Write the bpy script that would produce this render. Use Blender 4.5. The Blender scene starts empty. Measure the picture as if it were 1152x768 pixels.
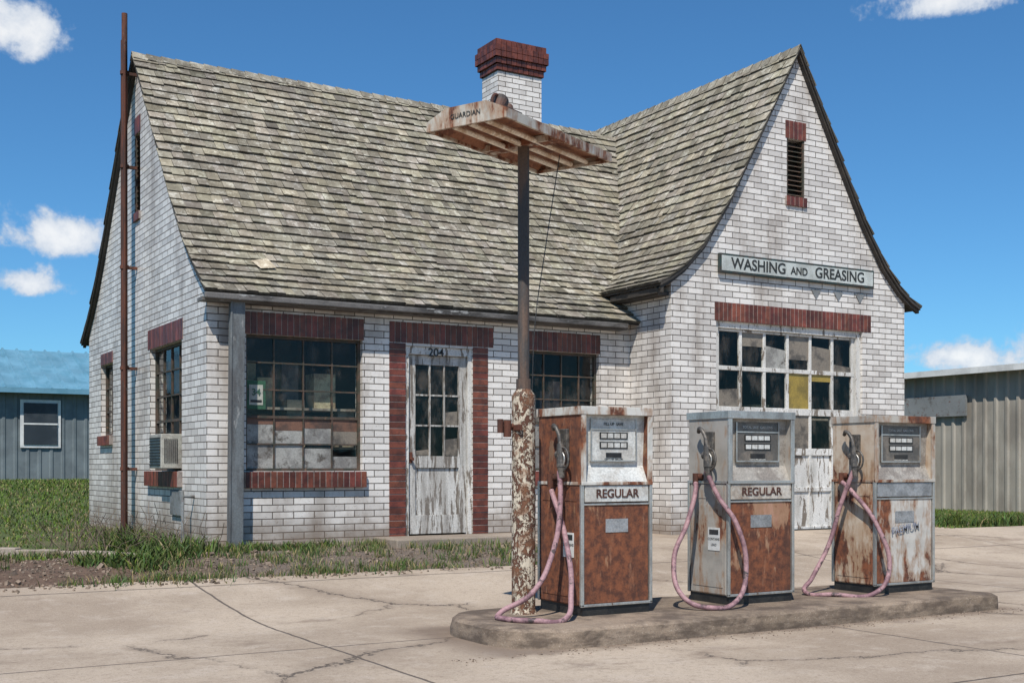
import bpy, bmesh, math, random
import numpy as np
from mathutils import Vector, Matrix, noise as mnoise
random.seed(7); rng=np.random.default_rng(7)
scene=bpy.context.scene
R=math.radians
# ------------------------------------------------------------ node helpers
def nd(nt,typ,props=None,ins=None):
    n=nt.nodes.new(typ)
    for k,v in (props or {}).items(): setattr(n,k,v)
    for k,v in (ins or {}).items():
        s=n.inputs[k]
        if isinstance(v,bpy.types.NodeSocket): nt.links.new(v,s)
        else: s.default_value=v
    return n
def mth(nt,op,a,b=None,c=None,clamp=False):
    ins={0:a}
    if b is not None: ins[1]=b
    if c is not None: ins[2]=c
    return nd(nt,'ShaderNodeMath',{'operation':op,'use_clamp':clamp},ins).outputs[0]
def mix(nt,f,a,b,blend='MIX'):
    if isinstance(a,tuple) and len(a)==3:a=(*a,1)
    if isinstance(b,tuple) and len(b)==3:b=(*b,1)
    return nd(nt,'ShaderNodeMix',{'data_type':'RGBA','blend_type':blend},{0:f,6:a,7:b}).outputs[2]
def rng_(nt,v,lo,hi,a=0.0,b=1.0,smooth=True):
    return nd(nt,'ShaderNodeMapRange',{'interpolation_type':'SMOOTHSTEP' if smooth else 'LINEAR'},{0:v,1:lo,2:hi,3:a,4:b}).outputs[0]
def coord(nt,kind='Object',scale=(1,1,1),loc=(0,0,0),rot=(0,0,0)):
    tc=nd(nt,'ShaderNodeTexCoord')
    return nd(nt,'ShaderNodeMapping',{}, {'Vector':tc.outputs[kind],'Scale':scale,'Location':loc,'Rotation':rot}).outputs[0]
def noise(nt,vec,scale,detail=5,rough=.6,dist=0.0):
    return nd(nt,'ShaderNodeTexNoise',{}, {'Vector':vec,'Scale':scale,'Detail':min(detail,5),'Roughness':rough,'Distortion':dist}).outputs[0]
def begin(name):
    m=bpy.data.materials.new(name); m.use_nodes=True; nt=m.node_tree
    nt.nodes.clear()
    out=nd(nt,'ShaderNodeOutputMaterial'); b=nd(nt,'ShaderNodeBsdfPrincipled')
    nt.links.new(b.outputs[0],out.inputs[0])
    return m,nt,b
def setin(nt,b,k,v):
    if isinstance(v,bpy.types.NodeSocket): nt.links.new(v,b.inputs[k])
    else: b.inputs[k].default_value=(*v,1) if isinstance(v,tuple) and len(v)==3 else v
def bump(nt,b,hgt,strength=.5,dist=.01):
    n=nd(nt,'ShaderNodeBump',{}, {'Strength':strength,'Distance':dist,'Height':hgt})
    nt.links.new(n.outputs[0],b.inputs['Normal'])
def weathered(name,A,B,scale=3,lo=.45,hi=.6,rough=.7,metal=0,stretch=(1,1,1),bmp=.3,fine=.25,C=None,clo=.55,chi=.65,cscale=12,attr=False,bd=.004):
    m,nt,b=begin(name)
    v=coord(nt,scale=stretch); v1=coord(nt)
    n1=noise(nt,v,scale,8,.65); f=rng_(nt,n1,lo,hi)
    c=mix(nt,f,A,B)
    if C is not None:
        n3=noise(nt,v,cscale,8,.7,.3); c=mix(nt,rng_(nt,n3,clo,chi),c,C)
    n2=noise(nt,v1,60,3,.7)
    c=mix(nt,fine,c,mix(nt,rng_(nt,n2,.3,.7),(.25,.25,.25),(1.6,1.6,1.6)),'MULTIPLY')
    n4=noise(nt,v1,1.3,2,.5)
    c=mix(nt,.5,c,mix(nt,rng_(nt,n4,.3,.7),(.72,.72,.72),(1.15,1.15,1.15)),'MULTIPLY')
    if attr:
        a=nd(nt,'ShaderNodeAttribute',{'attribute_name':'col'}).outputs[0]
        c=mix(nt,1.0,c,a,'MULTIPLY')
    setin(nt,b,'Base Color',c); b.inputs['Roughness'].default_value=rough; b.inputs['Metallic'].default_value=metal
    h=mth(nt,'ADD',n2,mth(nt,'MULTIPLY',n1,2.0)); bump(nt,b,h,bmp,bd)
    return m
# ------------------------------------------------------------ mesh helpers
WM=lambda s,o,z:(s,o,z)
def mapF(p): return lambda s,o,z:(s,p-o,z)     # wall facing -Y
def mapL(p): return lambda s,o,z:(p-o,s,z)     # wall facing -X
class MB:
    def __init__(s): s.v=[];s.f=[];s.c=[];s.m=[]
    def face(s,pts,col=(1,1,1),mi=0):
        i=len(s.v); s.v+= [tuple(p) for p in pts]; s.f.append(tuple(range(i,i+len(pts)))); s.c.append(col); s.m.append(mi)
    def box(s,a0,a1,b0,b1,c0,c1,mp=WM,col=(1,1,1),mi=0,xf=None):
        P=[mp(a,b,c) for a in(a0,a1) for b in(b0,b1) for c in(c0,c1)]
        if xf is not None: P=[tuple(xf@Vector(p)) for p in P]
        i=len(s.v); s.v+=P
        for q in((0,1,3,2),(4,6,7,5),(0,4,5,1),(2,3,7,6),(0,2,6,4),(1,5,7,3)):
            s.f.append(tuple(i+k for k in q)); s.c.append(col); s.m.append(mi)
    def cyl(s,p0,p1,r0,r1=None,n=14,col=(1,1,1),mi=0,caps=True):
        r1=r0 if r1 is None else r1
        p0=Vector(p0);p1=Vector(p1);d=(p1-p0).normalized()
        u=d.orthogonal().normalized();w=d.cross(u); i=len(s.v)
        for k in range(n):
            a=2*math.pi*k/n; e=u*math.cos(a)+w*math.sin(a)
            s.v.append(tuple(p0+e*r0)); s.v.append(tuple(p1+e*r1))
        for k in range(n):
            j=(k+1)%n; s.f.append((i+2*k,i+2*j,i+2*j+1,i+2*k+1)); s.c.append(col); s.m.append(mi)
        if caps:
            s.f.append(tuple(i+2*k for k in range(n))); s.c.append(col); s.m.append(mi)
            s.f.append(tuple(i+2*k+1 for k in range(n))); s.c.append(col); s.m.append(mi)
    def obj(s,name,mats,parent=None,recalc=True,smooth=False,bevel=0,uv=True,seg=2):
        me=bpy.data.meshes.new(name); me.from_pydata(s.v,[],s.f)
        if not isinstance(mats,(list,tuple)): mats=[mats]
        for m in mats: me.materials.append(m)
        me.polygons.foreach_set('material_index',s.m)
        if recalc:
            bm=bmesh.new(); bm.from_mesh(me); bmesh.ops.recalc_face_normals(bm,faces=bm.faces); bm.to_mesh(me); bm.free()
        ca=me.attributes.new('col','FLOAT_COLOR','CORNER')
        arr=np.ones((len(me.loops),4),np.float32)
        lt=np.array([p.loop_total for p in me.polygons])
        arr[:,:3]=np.repeat(np.array(s.c,np.float32),lt,axis=0); ca.data.foreach_set('color',arr.ravel())
        if uv:
            ul=me.uv_layers.new(name='UVMap')
            nv=np.zeros(len(me.polygons)*3,np.float32); me.polygons.foreach_get('normal',nv); nv=np.abs(nv.reshape(-1,3))
            ax=np.argmax(nv,axis=1); axl=np.repeat(ax,lt)
            co=np.zeros(len(me.vertices)*3,np.float32); me.vertices.foreach_get('co',co); co=co.reshape(-1,3)
            vi=np.zeros(len(me.loops),np.int32); me.loops.foreach_get('vertex_index',vi); C=co[vi]
            U=np.where(axl==0,C[:,1],C[:,0]); V=np.where(axl==2,C[:,1],C[:,2])
            ul.data.foreach_set('uv',np.stack([U,V],1).astype(np.float32).ravel())
        if smooth: me.polygons.foreach_set('use_smooth',[True]*len(me.polygons))
        ob=bpy.data.objects.new(name,me); scene.collection.objects.link(ob)
        if bevel:
            mo=ob.modifiers.new('b','BEVEL'); mo.width=bevel; mo.segments=seg; mo.limit_method='ANGLE'
        attach(ob,parent); return ob
def attach(ob,parent):
    if parent is not None:
        ob.parent=parent; ob.matrix_parent_inverse=Matrix.Translation(-Vector(parent.location))
def empty(name,loc=(0,0,0)):
    e=bpy.data.objects.new(name,None); e.location=loc; e.empty_display_size=.3; scene.collection.objects.link(e); return e
def text(name,body,size,loc,rot,mat,parent,ext=.002,off=0.0,sx=1.0):
    c=bpy.data.curves.new(name,'FONT'); c.body=body; c.size=size; c.align_x='CENTER'; c.align_y='CENTER'; c.extrude=ext; c.offset=off
    c.materials.append(mat); o=bpy.data.objects.new(name,c); o.location=loc; o.rotation_euler=rot; o.scale=(sx,1,1)
    scene.collection.objects.link(o); attach(o,parent); return o
def tube(name,pts,r,mat,parent,res=8):
    c=bpy.data.curves.new(name,'CURVE'); c.dimensions='3D'; c.bevel_depth=r; c.bevel_resolution=4; c.resolution_u=res; c.use_fill_caps=True
    sp=c.splines.new('BEZIER'); sp.bezier_points.add(len(pts)-1)
    for p,q in zip(sp.bezier_points,pts): p.co=q; p.handle_left_type=p.handle_right_type='AUTO'
    c.materials.append(mat); o=bpy.data.objects.new(name,c); scene.collection.objects.link(o); attach(o,parent); return o
# ------------------------------------------------------------ materials
def mat_brick():
    m,nt,b=begin('white_glazed_brick')
    v=coord(nt,'UV'); o=coord(nt)
    nz=nd(nt,'ShaderNodeTexNoise',{},{'Vector':o,'Scale':6.0,'Detail':2.0}).outputs[1]
    vv=nd(nt,'ShaderNodeVectorMath',{'operation':'MULTIPLY_ADD'},{0:nz,1:(.006,.006,0),2:v}).outputs[0]
    br=nd(nt,'ShaderNodeTexBrick',{'offset':.5},{'Vector':vv,'Scale':1.0,'Color1':(.76,.72,.67,1),'Color2':(.47,.435,.40,1),'Mortar':(.10,.085,.072,1),'Mortar Size':.0062,'Mortar Smooth':.25,'Bias':-.3,'Brick Width':.265,'Row Height':.083})
    c=br.outputs[0]
    n1=noise(nt,coord(nt,scale=(1,1,.3)),1.7,6,.65)
    c=mix(nt,rng_(nt,n1,.44,.75,0,.75),c,(.42,.36,.31),'MULTIPLY')
    n2=noise(nt,o,35,6,.7)
    c=mix(nt,rng_(nt,n2,.58,.72,0,.7),c,(.17,.125,.09))
    z=nd(nt,'ShaderNodeSeparateXYZ',{},{0:o}).outputs[2]
    zz=mth(nt,'ADD',z,mth(nt,'MULTIPLY',noise(nt,o,3,4),-.9))
    c=mix(nt,rng_(nt,zz,-.55,.2,.8,0),c,(.16,.11,.075))
    setin(nt,b,'Base Color',c)
    setin(nt,b,'Roughness',rng_(nt,br.outputs[1],0,1,.38,.9))
    h=mth(nt,'ADD',mth(nt,'MULTIPLY',br.outputs[1],-1.0),mth(nt,'MULTIPLY',n2,.25))
    bump(nt,b,h,.8,.006); return m
BR=mat_brick()
REDB=weathered('dark_red_brick',(.17,.048,.028),(.095,.03,.02),9,.4,.65,.45,C=(.27,.14,.10),clo=.66,chi=.75,attr=True)
MORT=weathered('trim_mortar',(.30,.25,.22),(.20,.17,.15),9)
DMORT=weathered('dark_mortar',(.10,.08,.07),(.07,.06,.05),9)
def shingmat():
    m,nt,b=begin('wood_shingle'); o=coord(nt)
    a=nd(nt,'ShaderNodeAttribute',{'attribute_name':'col'}).outputs[0]
    n1=noise(nt,o,4,5,.65); n2=noise(nt,o,55,4,.75); n3=noise(nt,o,9,5,.78,.3); n0=noise(nt,coord(nt,scale=(1,.35,.35)),1.5,5,.6)
    c=mix(nt,rng_(nt,n1,.35,.65),(.33,.295,.225),(.20,.175,.13))
    c=mix(nt,rng_(nt,n0,.45,.68,0,.75),c,(.13,.112,.085))
    c=mix(nt,rng_(nt,n3,.50,.64,0,.85),c,(.50,.47,.39))
    c=mix(nt,rng_(nt,n2,.56,.68,0,.65),c,(.07,.06,.045))
    c=mix(nt,rng_(nt,n2,.42,.32,0,.5),c,(.50,.47,.38))
    c=mix(nt,1.0,c,a,'MULTIPLY')
    setin(nt,b,'Base Color',c); b.inputs['Roughness'].default_value=.95
    bump(nt,b,mth(nt,'ADD',n2,n3),.7,.008); return m
SH=shingmat()
DECK=weathered('roof_deck',(.04,.035,.03),(.06,.05,.04),5)
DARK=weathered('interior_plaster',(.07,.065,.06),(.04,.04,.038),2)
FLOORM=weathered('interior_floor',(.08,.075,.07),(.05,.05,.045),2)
GREY=weathered('grey_painted_steel',(.22,.23,.23),(.12,.11,.10),5,.5,.7,.55,C=(.13,.05,.025),clo=.6,chi=.68,cscale=9)
DGREY=weathered('weathered_post_paint',(.15,.165,.17),(.09,.09,.09),7,.4,.65,.6,stretch=(1,1,.25),C=(.28,.28,.27),clo=.6,chi=.7)
GUT=weathered('gutter_metal',(.15,.14,.13),(.05,.045,.04),4,.42,.62,.6,stretch=(.4,1,1),C=(.3,.3,.29),clo=.58,chi=.68,cscale=8)
RUST=weathered('rusty_pipe',(.12,.04,.022),(.06,.026,.018),8,.4,.6,.85,stretch=(1,1,.3),C=(.12,.11,.10),clo=.6,chi=.7)
WINF=weathered('window_steel',(.095,.060,.042),(.045,.045,.032),9,.4,.6,.6,C=(.17,.10,.06),clo=.6,chi=.7)
WHITEP=weathered('peeling_white_paint',(.66,.64,.60),(.48,.46,.42),5,.45,.7,.6,stretch=(1,1,.25),C=(.20,.165,.13),clo=.55,chi=.59,cscale=11,bmp=.5)
WHITED=weathered('worn_door_paint',(.56,.545,.51),(.36,.34,.31),6,.4,.6,.7,stretch=(1.5,1,.16),C=(.17,.145,.12),clo=.51,chi=.56,cscale=14,bmp=.6)
PAPER=weathered('window_paper',(.36,.35,.32),(.20,.19,.175),3.5,.4,.62,.5,C=(.10,.085,.07),clo=.53,chi=.66,cscale=6)
CARD=weathered('brown_card',(.17,.085,.055),(.08,.05,.038),3,rough=.6)
TANP=weathered('tan_pane',(.22,.185,.145),(.10,.085,.07),4,rough=.35)
YEL=weathered('yellowed_pane',(.34,.24,.05),(.22,.16,.04),3,rough=.3)
BLACK=weathered('black_paint',(.015,.015,.015),(.03,.028,.025),8,rough=.5)
TXT=weathered('lettering_dark',(.02,.025,.025),(.04,.04,.04),8)
SIGNF=weathered('sign_face',(.52,.55,.52),(.42,.44,.41),4,rough=.45,C=(.22,.2,.17),clo=.66,chi=.72)
SIGNB=weathered('sign_frame',(.03,.05,.045),(.05,.04,.03),8,rough=.5)
TEAL=weathered('teal_metal_roof',(.14,.30,.40),(.11,.26,.35),2,rough=.45,fine=.1,bmp=.05)
SHEDW=weathered('blue_grey_siding',(.16,.19,.20),(.13,.155,.165),1.5,rough=.6,fine=.15,bmp=.05)
SHEDT=weathered('tan_metal_siding',(.36,.33,.28),(.28,.25,.21),1.2,rough=.55,fine=.15,stretch=(1,1,.3),bmp=.05,C=(.2,.15,.11),clo=.66,chi=.75)
TRIMW=weathered('white_trim',(.7,.7,.68),(.6,.6,.58),3,rough=.5,fine=.1)
STEEL=weathered('dull_stainless',(.55,.54,.50),(.38,.36,.33),7,.45,.65,.42,.7,stretch=(1,1,.4),C=(.2,.1,.06),clo=.62,chi=.7,fine=.15)
def glassmat():
    m=bpy.data.materials.new('window_glass'); m.use_nodes=True; nt=m.node_tree; nt.nodes.clear()
    out=nd(nt,'ShaderNodeOutputMaterial')
    o=coord(nt)
    n=noise(nt,o,5,3)
    bp=nd(nt,'ShaderNodeBump',{},{'Strength':.3,'Distance':.004,'Height':n}).outputs[0]
    g=nd(nt,'ShaderNodeBsdfGlossy',{},{'Color':(.75,.75,.75,1),'Roughness':.04,'Normal':bp}).outputs[0]
    t=nd(nt,'ShaderNodeBsdfTransparent',{},{'Color':(.85,.87,.85,1)}).outputs[0]
    d=nd(nt,'ShaderNodeBsdfDiffuse',{},{'Color':(.22,.19,.16,1)}).outputs[0]
    lw=nd(nt,'ShaderNodeLayerWeight',{},{'Blend':.5}).outputs['Facing']
    fr=mth(nt,'MULTIPLY_ADD',mth(nt,'POWER',lw,4.0),.8,.03)
    a=nd(nt,'ShaderNodeMixShader',{},{0:fr,1:t,2:g}).outputs[0]
    dn=rng_(nt,noise(nt,coord(nt,scale=(1,1,.5)),4,5,.7),.45,.75,.0,.30)
    s=nd(nt,'ShaderNodeMixShader',{},{0:dn,1:a,2:d}).outputs[0]
    nt.links.new(s,out.inputs[0]); return m
GLASS=glassmat()
def pumpmat(name,paint,z0,bias,paint2=None):
    m,nt,b=begin(name); o=coord(nt)
    z=nd(nt,'ShaderNodeSeparateXYZ',{},{0:o}).outputs[2]
    n1=noise(nt,coord(nt,scale=(1,1,.3)),7,9,.7,.2)
    n0=noise(nt,o,2.2,4,.6)
    k=mth(nt,'ADD',mth(nt,'MULTIPLY',n1,.8),mth(nt,'MULTIPLY',n0,.5))
    k=mth(nt,'ADD',k,mth(nt,'MULTIPLY',mth(nt,'SUBTRACT',z,z0),-.06))
    k=mth(nt,'ADD',k,bias)
    rc=mix(nt,rng_(nt,noise(nt,o,16,6,.7),.35,.65),(.23,.078,.034),(.085,.032,.02))
    rc=mix(nt,rng_(nt,noise(nt,coord(nt,scale=(1,1,.2)),20,5,.7),.55,.75),rc,(.33,.16,.09))
    rc=mix(nt,rng_(nt,noise(nt,coord(nt,scale=(2,2,.25),loc=(2,1,0)),3,5,.6),.52,.68,0,.6),rc,(.06,.028,.02))
    pc=mix(nt,rng_(nt,noise(nt,o,5,5),.4,.7),paint,paint2 or tuple(x*.75 for x in paint))
    f=rng_(nt,k,.60,.66)
    pc=mix(nt,rng_(nt,k,.5,.61,0,.7),pc,(.30,.17,.09))
    c=mix(nt,f,pc,rc); setin(nt,b,'Base Color',c)
    setin(nt,b,'Roughness',rng_(nt,f,0,1,.42,.85))
    bump(nt,b,mth(nt,'ADD',mth(nt,'MULTIPLY',f,-1.0),noise(nt,o,70,3)),.4,.003); return m
# ------------------------------------------------------------ terrain
def ss(a,b,x):
    t=min(1,max(0,(x-a)/(b-a))); return t*t*(3-2*t)
def hgt(x,y):
    return -.29*(1-ss(8.6,12.6,y))+.5*ss(21,36,y)*(1-ss(10,18,x))
def yedge(x):
    n=.06*mnoise.noise(Vector((x*1.3,3.1,0)))+.03*mnoise.noise(Vector((x*6,1.1,0)))
    if x<7.0: return 10.85+n+(.02*(7-x))
    if x<8.4: return 10.85+n+2.9*ss(7.0,8.4,x)
    if x<14.85: return 13.7
    if x<15.2: return 13.7-1.5*ss(14.85,15.2,x)
    return 12.2+n
def ground_material():
    m,nt,b=begin('ground_soil_grass'); o=coord(nt)
    xyz=nd(nt,'ShaderNodeSeparateXYZ',{},{0:o})
    n1=noise(nt,o,.9,8,.65); n2=noise(nt,o,14,6,.7); n3=noise(nt,o,60,4,.7)
    dirt=mix(nt,rng_(nt,n2,.3,.7),(.105,.062,.04),(.215,.14,.095))
    dirt=mix(nt,rng_(nt,n3,.62,.72,0,.6),dirt,(.34,.28,.22))
    gr=mix(nt,rng_(nt,n2,.3,.7),(.05,.075,.02),(.12,.15,.04))
    gr=mix(nt,rng_(nt,noise(nt,o,.35,4),.45,.7,0,.6),gr,(.17,.15,.06))
    gravel=mix(nt,rng_(nt,n3,.4,.6),(.12,.095,.075),(.29,.24,.195))
    dirt=mix(nt,rng_(nt,xyz.outputs[0],2.6,4.2,0,.75),dirt,gravel)
    yy=xyz.outputs[1]
    k=mth(nt,'ADD',rng_(nt,yy,13.0,15.5),mth(nt,'MULTIPLY',mth(nt,'SUBTRACT',n1,.5),1.5))
    c=mix(nt,rng_(nt,k,.35,.6),dirt,gr)
    setin(nt,b,'Base Color',c); b.inputs['Roughness'].default_value=1
    bump(nt,b,mth(nt,'ADD',n2,n3),.9,.03); return m
def concrete_material(name,joints=True,base=(.47,.382,.292),dark=(.32,.25,.185),grime=0.0):
    m,nt,b=begin(name); o=coord(nt)
    n0=noise(nt,o,.55,5,.6); n1=noise(nt,o,3.5,5,.7); n2=noise(nt,o,90,4,.75); n3=noise(nt,o,22,5,.75)
    c=mix(nt,rng_(nt,n0,.35,.65),base,dark)
    c=mix(nt,rng_(nt,n1,.48,.75,0,.6),c,(base[0]*1.08,base[1]*1.12,base[2]*1.2))
    c=mix(nt,rng_(nt,n3,.5,.7,0,.6),c,(.24,.18,.13))
    c=mix(nt,rng_(nt,n2,.54,.68,0,.65),c,(.13,.095,.075))
    c=mix(nt,rng_(nt,n2,.42,.33,0,.5),c,(.6,.52,.44))
    st=noise(nt,coord(nt,scale=(1,1.6,1),loc=(3,1,0)),.9,5,.65)
    c=mix(nt,rng_(nt,st,.56,.72,0,.65),c,(.17,.12,.085))
    if grime: 
        c=mix(nt,rng_(nt,noise(nt,coord(nt,scale=(1,1,3)),3,5,.7),.4,.62,0,grime),c,(.07,.05,.038))
    h=mth(nt,'ADD',mth(nt,'MULTIPLY',n2,.5),n3)
    if joints:
        nv=nd(nt,'ShaderNodeTexNoise',{},{'Vector':o,'Scale':1.6,'Detail':6.0,'Roughness':.7}).outputs[1]
        ov=nd(nt,'ShaderNodeVectorMath',{'operation':'MULTIPLY_ADD'},{0:nv,1:(.05,.05,0),2:coord(nt,loc=(.6,1.55,0),rot=(0,0,0))}).outputs[0]
        br=nd(nt,'ShaderNodeTexBrick',{'offset':0.0},{'Vector':ov,'Scale':1.0,'Mortar Size':.013,'Mortar Smooth':.4,'Brick Width':3.7,'Row Height':3.05})
        jf=br.outputs[1]
        nv2=nd(nt,'ShaderNodeTexNoise',{},{'Vector':o,'Scale':1.1,'Detail':7.0,'Roughness':.75}).outputs[1]
        ov2=nd(nt,'ShaderNodeVectorMath',{'operation':'MULTIPLY_ADD'},{0:nv2,1:(.9,.9,0),2:o}).outputs[0]
        vo=nd(nt,'ShaderNodeTexVoronoi',{'feature':'DISTANCE_TO_EDGE'},{'Vector':ov2,'Scale':.3}).outputs[0]
        cr=rng_(nt,vo,.0,.0035,1,0)
        cr=mth(nt,'MULTIPLY',cr,rng_(nt,n0,.42,.5))
        k=mth(nt,'MAXIMUM',jf,cr)
        halo=mth(nt,'MULTIPLY',rng_(nt,vo,0,.03,.35,0),rng_(nt,n0,.42,.5))
        c=mix(nt,halo,c,(.2,.15,.11))
        c=mix(nt,mth(nt,'MULTIPLY',k,.85),c,(.07,.055,.045))
        h=mth(nt,'ADD',h,mth(nt,'MULTIPLY',k,-4.0))
        # dirt washed up against the pump island
        xyz=nd(nt,'ShaderNodeSeparateXYZ',{},{0:o})
        dy=mth(nt,'ADD',mth(nt,'ABSOLUTE',mth(nt,'SUBTRACT',xyz.outputs[1],7.33)),mth(nt,'MULTIPLY',mth(nt,'SUBTRACT',n1,.5),-.7))
        dx=mth(nt,'ABSOLUTE',mth(nt,'SUBTRACT',xyz.outputs[0],6.4))
        gk=mth(nt,'MULTIPLY',rng_(nt,dy,.62,.92,1,0),rng_(nt,dx,2.4,2.8,1,0))
        c=mix(nt,mth(nt,'MULTIPLY',gk,.75),c,(.15,.105,.075))
    setin(nt,b,'Base Color',c); b.inputs['Roughness'].default_value=.95
    bump(nt,b,h,.6,.008); return m
GR=ground_material(); CON=concrete_material('concrete_drive'); CUR=concrete_material('concrete_walk',False,(.36,.30,.24),(.22,.18,.14)); ISL=concrete_material('island_concrete',False,(.29,.22,.16),(.18,.135,.095),.75)
def gridmesh(name,xs,ys,mat,zf,parent=None):
    vs=[(x,y,zf(x,y)) for y in ys for x in xs]; nx=len(xs)
    fs=[(j*nx+i,j*nx+i+1,(j+1)*nx+i+1,(j+1)*nx+i) for j in range(len(ys)-1) for i in range(nx-1)]
    me=bpy.data.meshes.new(name); me.from_pydata(vs,[],fs); me.materials.append(mat)
    me.polygons.foreach_set('use_smooth',[True]*len(fs))
    o=bpy.data.objects.new(name,me); scene.collection.objects.link(o); return o
xs=[-900,-400,-150,-60]+list(np.arange(-30,-2,.75))+list(np.arange(-2,9,.2))+list(np.arange(9,45,.75))+[60,150,400,900]
ys=[-900,-400,-150,-60,-30,-10]+list(np.arange(0,8,1.0))+list(np.arange(8,10.5,.25))+list(np.arange(10.5,14,.12))+list(np.arange(14,42,1.0))+[60,150,400,1200]
def gz(x,y):
    b=hgt(x,y)
    if -10<x<20 and 9<y<20: b+=.03*mnoise.noise(Vector((x*1.5,y*1.5,0)))+.015*mnoise.noise(Vector((x*5,y*5,0)))-.012
    return b
ground=gridmesh('ground',[float(a) for a in xs],[float(a) for a in ys],GR,gz)
mb=MB()
cx=[-60,-40]+list(np.arange(-25,40,.2))+[60]
def ycol(x):
    e=yedge(x); return [-40,-10,0,4,7,8.4]+list(np.linspace(8.6,e,16))
cols=[(x,ycol(x)) for x in cx]
for (xa,ya),(xb,yb) in zip(cols[:-1],cols[1:]):
    for k in range(len(ya)-1):
        mb.face([(xa,ya[k],hgt(xa,ya[k])+.03),(xb,yb[k],hgt(xb,yb[k])+.03),(xb,yb[k+1],hgt(xb,yb[k+1])+.03),(xa,ya[k+1],hgt(xa,ya[k+1])+.03)])
    mb.face([(xa,ya[-1],hgt(xa,ya[-1])+.03),(xb,yb[-1],hgt(xb,yb[-1])+.03),(xb,yb[-1],hgt(xb,yb[-1])-.15),(xa,ya[-1],hgt(xa,ya[-1])-.15)])
mb.obj('concrete_pavement',CON,recalc=False)
# ------------------------------------------------------------ gas station
X0,Y0,Y1=4.10,13.81,20.3
WX0,WX1,WY=10.17,14.73,12.86
RC=17.06; WC=12.45
PM=[(0,6.68),(.7,5.86),(1.4,5.01),(2.0,4.29),(2.45,3.80),(2.85,3.44),(3.2,3.18),(3.48,2.98)]
PW=[(0,7.0),(.65,5.83),(1.3,4.68),(1.75,4.03),(2.1,3.68),(2.33,3.52),(2.53,3.42)]
def prof(P,off):
    off=abs(off)
    for (a,za),(b,zb) in zip(P[:-1],P[1:]):
        if off<=b: return za+(zb-za)*(off-a)/(b-a)
    (a,za),(b,zb)=P[-2],P[-1]; return za+(zb-za)*(off-a)/(b-a)
GS=empty('brick_gas_station',(9.5,16,0))
def wall(name,mp,s0,s1,z0,top,ops,brk=(),th=.22,mat=BR):
    m=MB(); S=sorted(set([s0,s1]+[a for o in ops for a in(o[0],o[1])]+[b for b in brk if s0<b<s1]))
    for a,b in zip(S[:-1],S[1:]):
        mid=(a+b)/2; cuts=sorted([(o[2],o[3]) for o in ops if o[0]<mid<o[1]]); z=z0; segs=[]
        for c0,c1 in cuts:
            if c0>z: segs.append((z,z,c0,c0))
            z=c1
        segs.append((z,z,top(a),top(b)))
        for za,zb,ta,tb in segs:
            for o,mi in((0,0),(-th,1)):
                m.face([mp(a,o,za),mp(b,o,zb),mp(b,o,tb),mp(a,o,ta)],mi=mi)
    for (a,b,c,d) in ops:
        m.face([mp(a,0,c),mp(a,-th,c),mp(a,-th,d),mp(a,0,d)]); m.face([mp(b,0,c),mp(b,-th,c),mp(b,-th,d),mp(b,0,d)])
        m.face([mp(a,0,d),mp(b,0,d),mp(b,-th,d),mp(a,-th,d)]); m.face([mp(a,0,c),mp(b,0,c),mp(b,-th,c),mp(a,-th,c)])
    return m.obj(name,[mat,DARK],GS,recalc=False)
W1=(4.573,6.065,.90,2.525); W2=(8.497,9.65,.90,2.525); DO=(6.66,7.63,.06,2.49)
F=mapF(Y0); L=mapL(X0); WF=mapF(WY); WL=mapL(WX0)
wall('front_wall',F,X0,WX0,-.3,lambda s:3.10,[W1,DO,W2])
LW1=(14.85,16.4,.90,2.525); LW2=(18.6,19.42,1.43,2.525); LV=(16.93,17.25,4.5,5.6)
wall('side_wall',L,Y0,Y1,-.3,lambda s:prof(PM,s-RC)-.05,[LW1,LW2,LV],[RC+k*o for o,_ in PM for k in(1,-1)])
GD=(10.96,13.82,.03,2.98); GV=(12.28,12.63,4.86,5.69)
wall('garage_gable_wall',WF,WX0,WX1,-.3,lambda s:prof(PW,s-WC)-.05,[GD,GV],[WC+k*o for o,_ in PW for k in(1,-1)])
wall('garage_side_wall',WL,WY,Y0+.3,-.3,lambda s:3.49,[])
wall('garage_far_wall',lambda s,o,z:(WX1+o,s,z),WY,Y1,-.3,lambda s:3.47,[])
wall('rear_wall',lambda s,o,z:(s,Y1+o,z),X0,WX1,-.3,lambda s:3.05 if s<10 else 3.3,[],[9.9,10.1])
wall('rear_gable_wall',lambda s,o,z:(s,Y1+.004+o,z),WX0,WX1,3.0,lambda s:prof(PW,s-WC)-.05,[],[WC+k*o for o,_ in PW for k in(1,-1)])
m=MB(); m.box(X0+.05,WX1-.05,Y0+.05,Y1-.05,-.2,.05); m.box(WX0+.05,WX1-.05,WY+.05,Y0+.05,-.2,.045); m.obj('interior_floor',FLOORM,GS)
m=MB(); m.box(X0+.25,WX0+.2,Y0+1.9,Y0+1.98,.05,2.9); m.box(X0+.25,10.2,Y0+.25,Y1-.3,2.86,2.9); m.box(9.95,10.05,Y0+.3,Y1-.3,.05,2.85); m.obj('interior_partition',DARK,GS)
m=MB()
for i in range(34):
    x=random.choice([random.uniform(4.7,6.0),random.uniform(8.5,9.6),random.uniform(11.1,13.6)]); y=random.uniform(14.1,14.6) if x<10 else random.uniform(13.2,13.9)
    w=random.uniform(.1,.35); g=random.uniform(.4,1.6); zb=random.choice([.75,1.2,1.68])
    m.box(x-w/2,x+w/2,y,y+w,zb,zb+random.uniform(.2,.6),col=(g,g*random.uniform(.8,1),g*random.uniform(.6,1)))
for z in(.72,1.17,1.65): m.box(4.6,6.1,14.1,14.6,z,z+.03); m.box(8.4,9.7,14.1,14.6,z,z+.03); m.box(11,13.7,13.2,13.8,z,z+.03)
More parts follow.
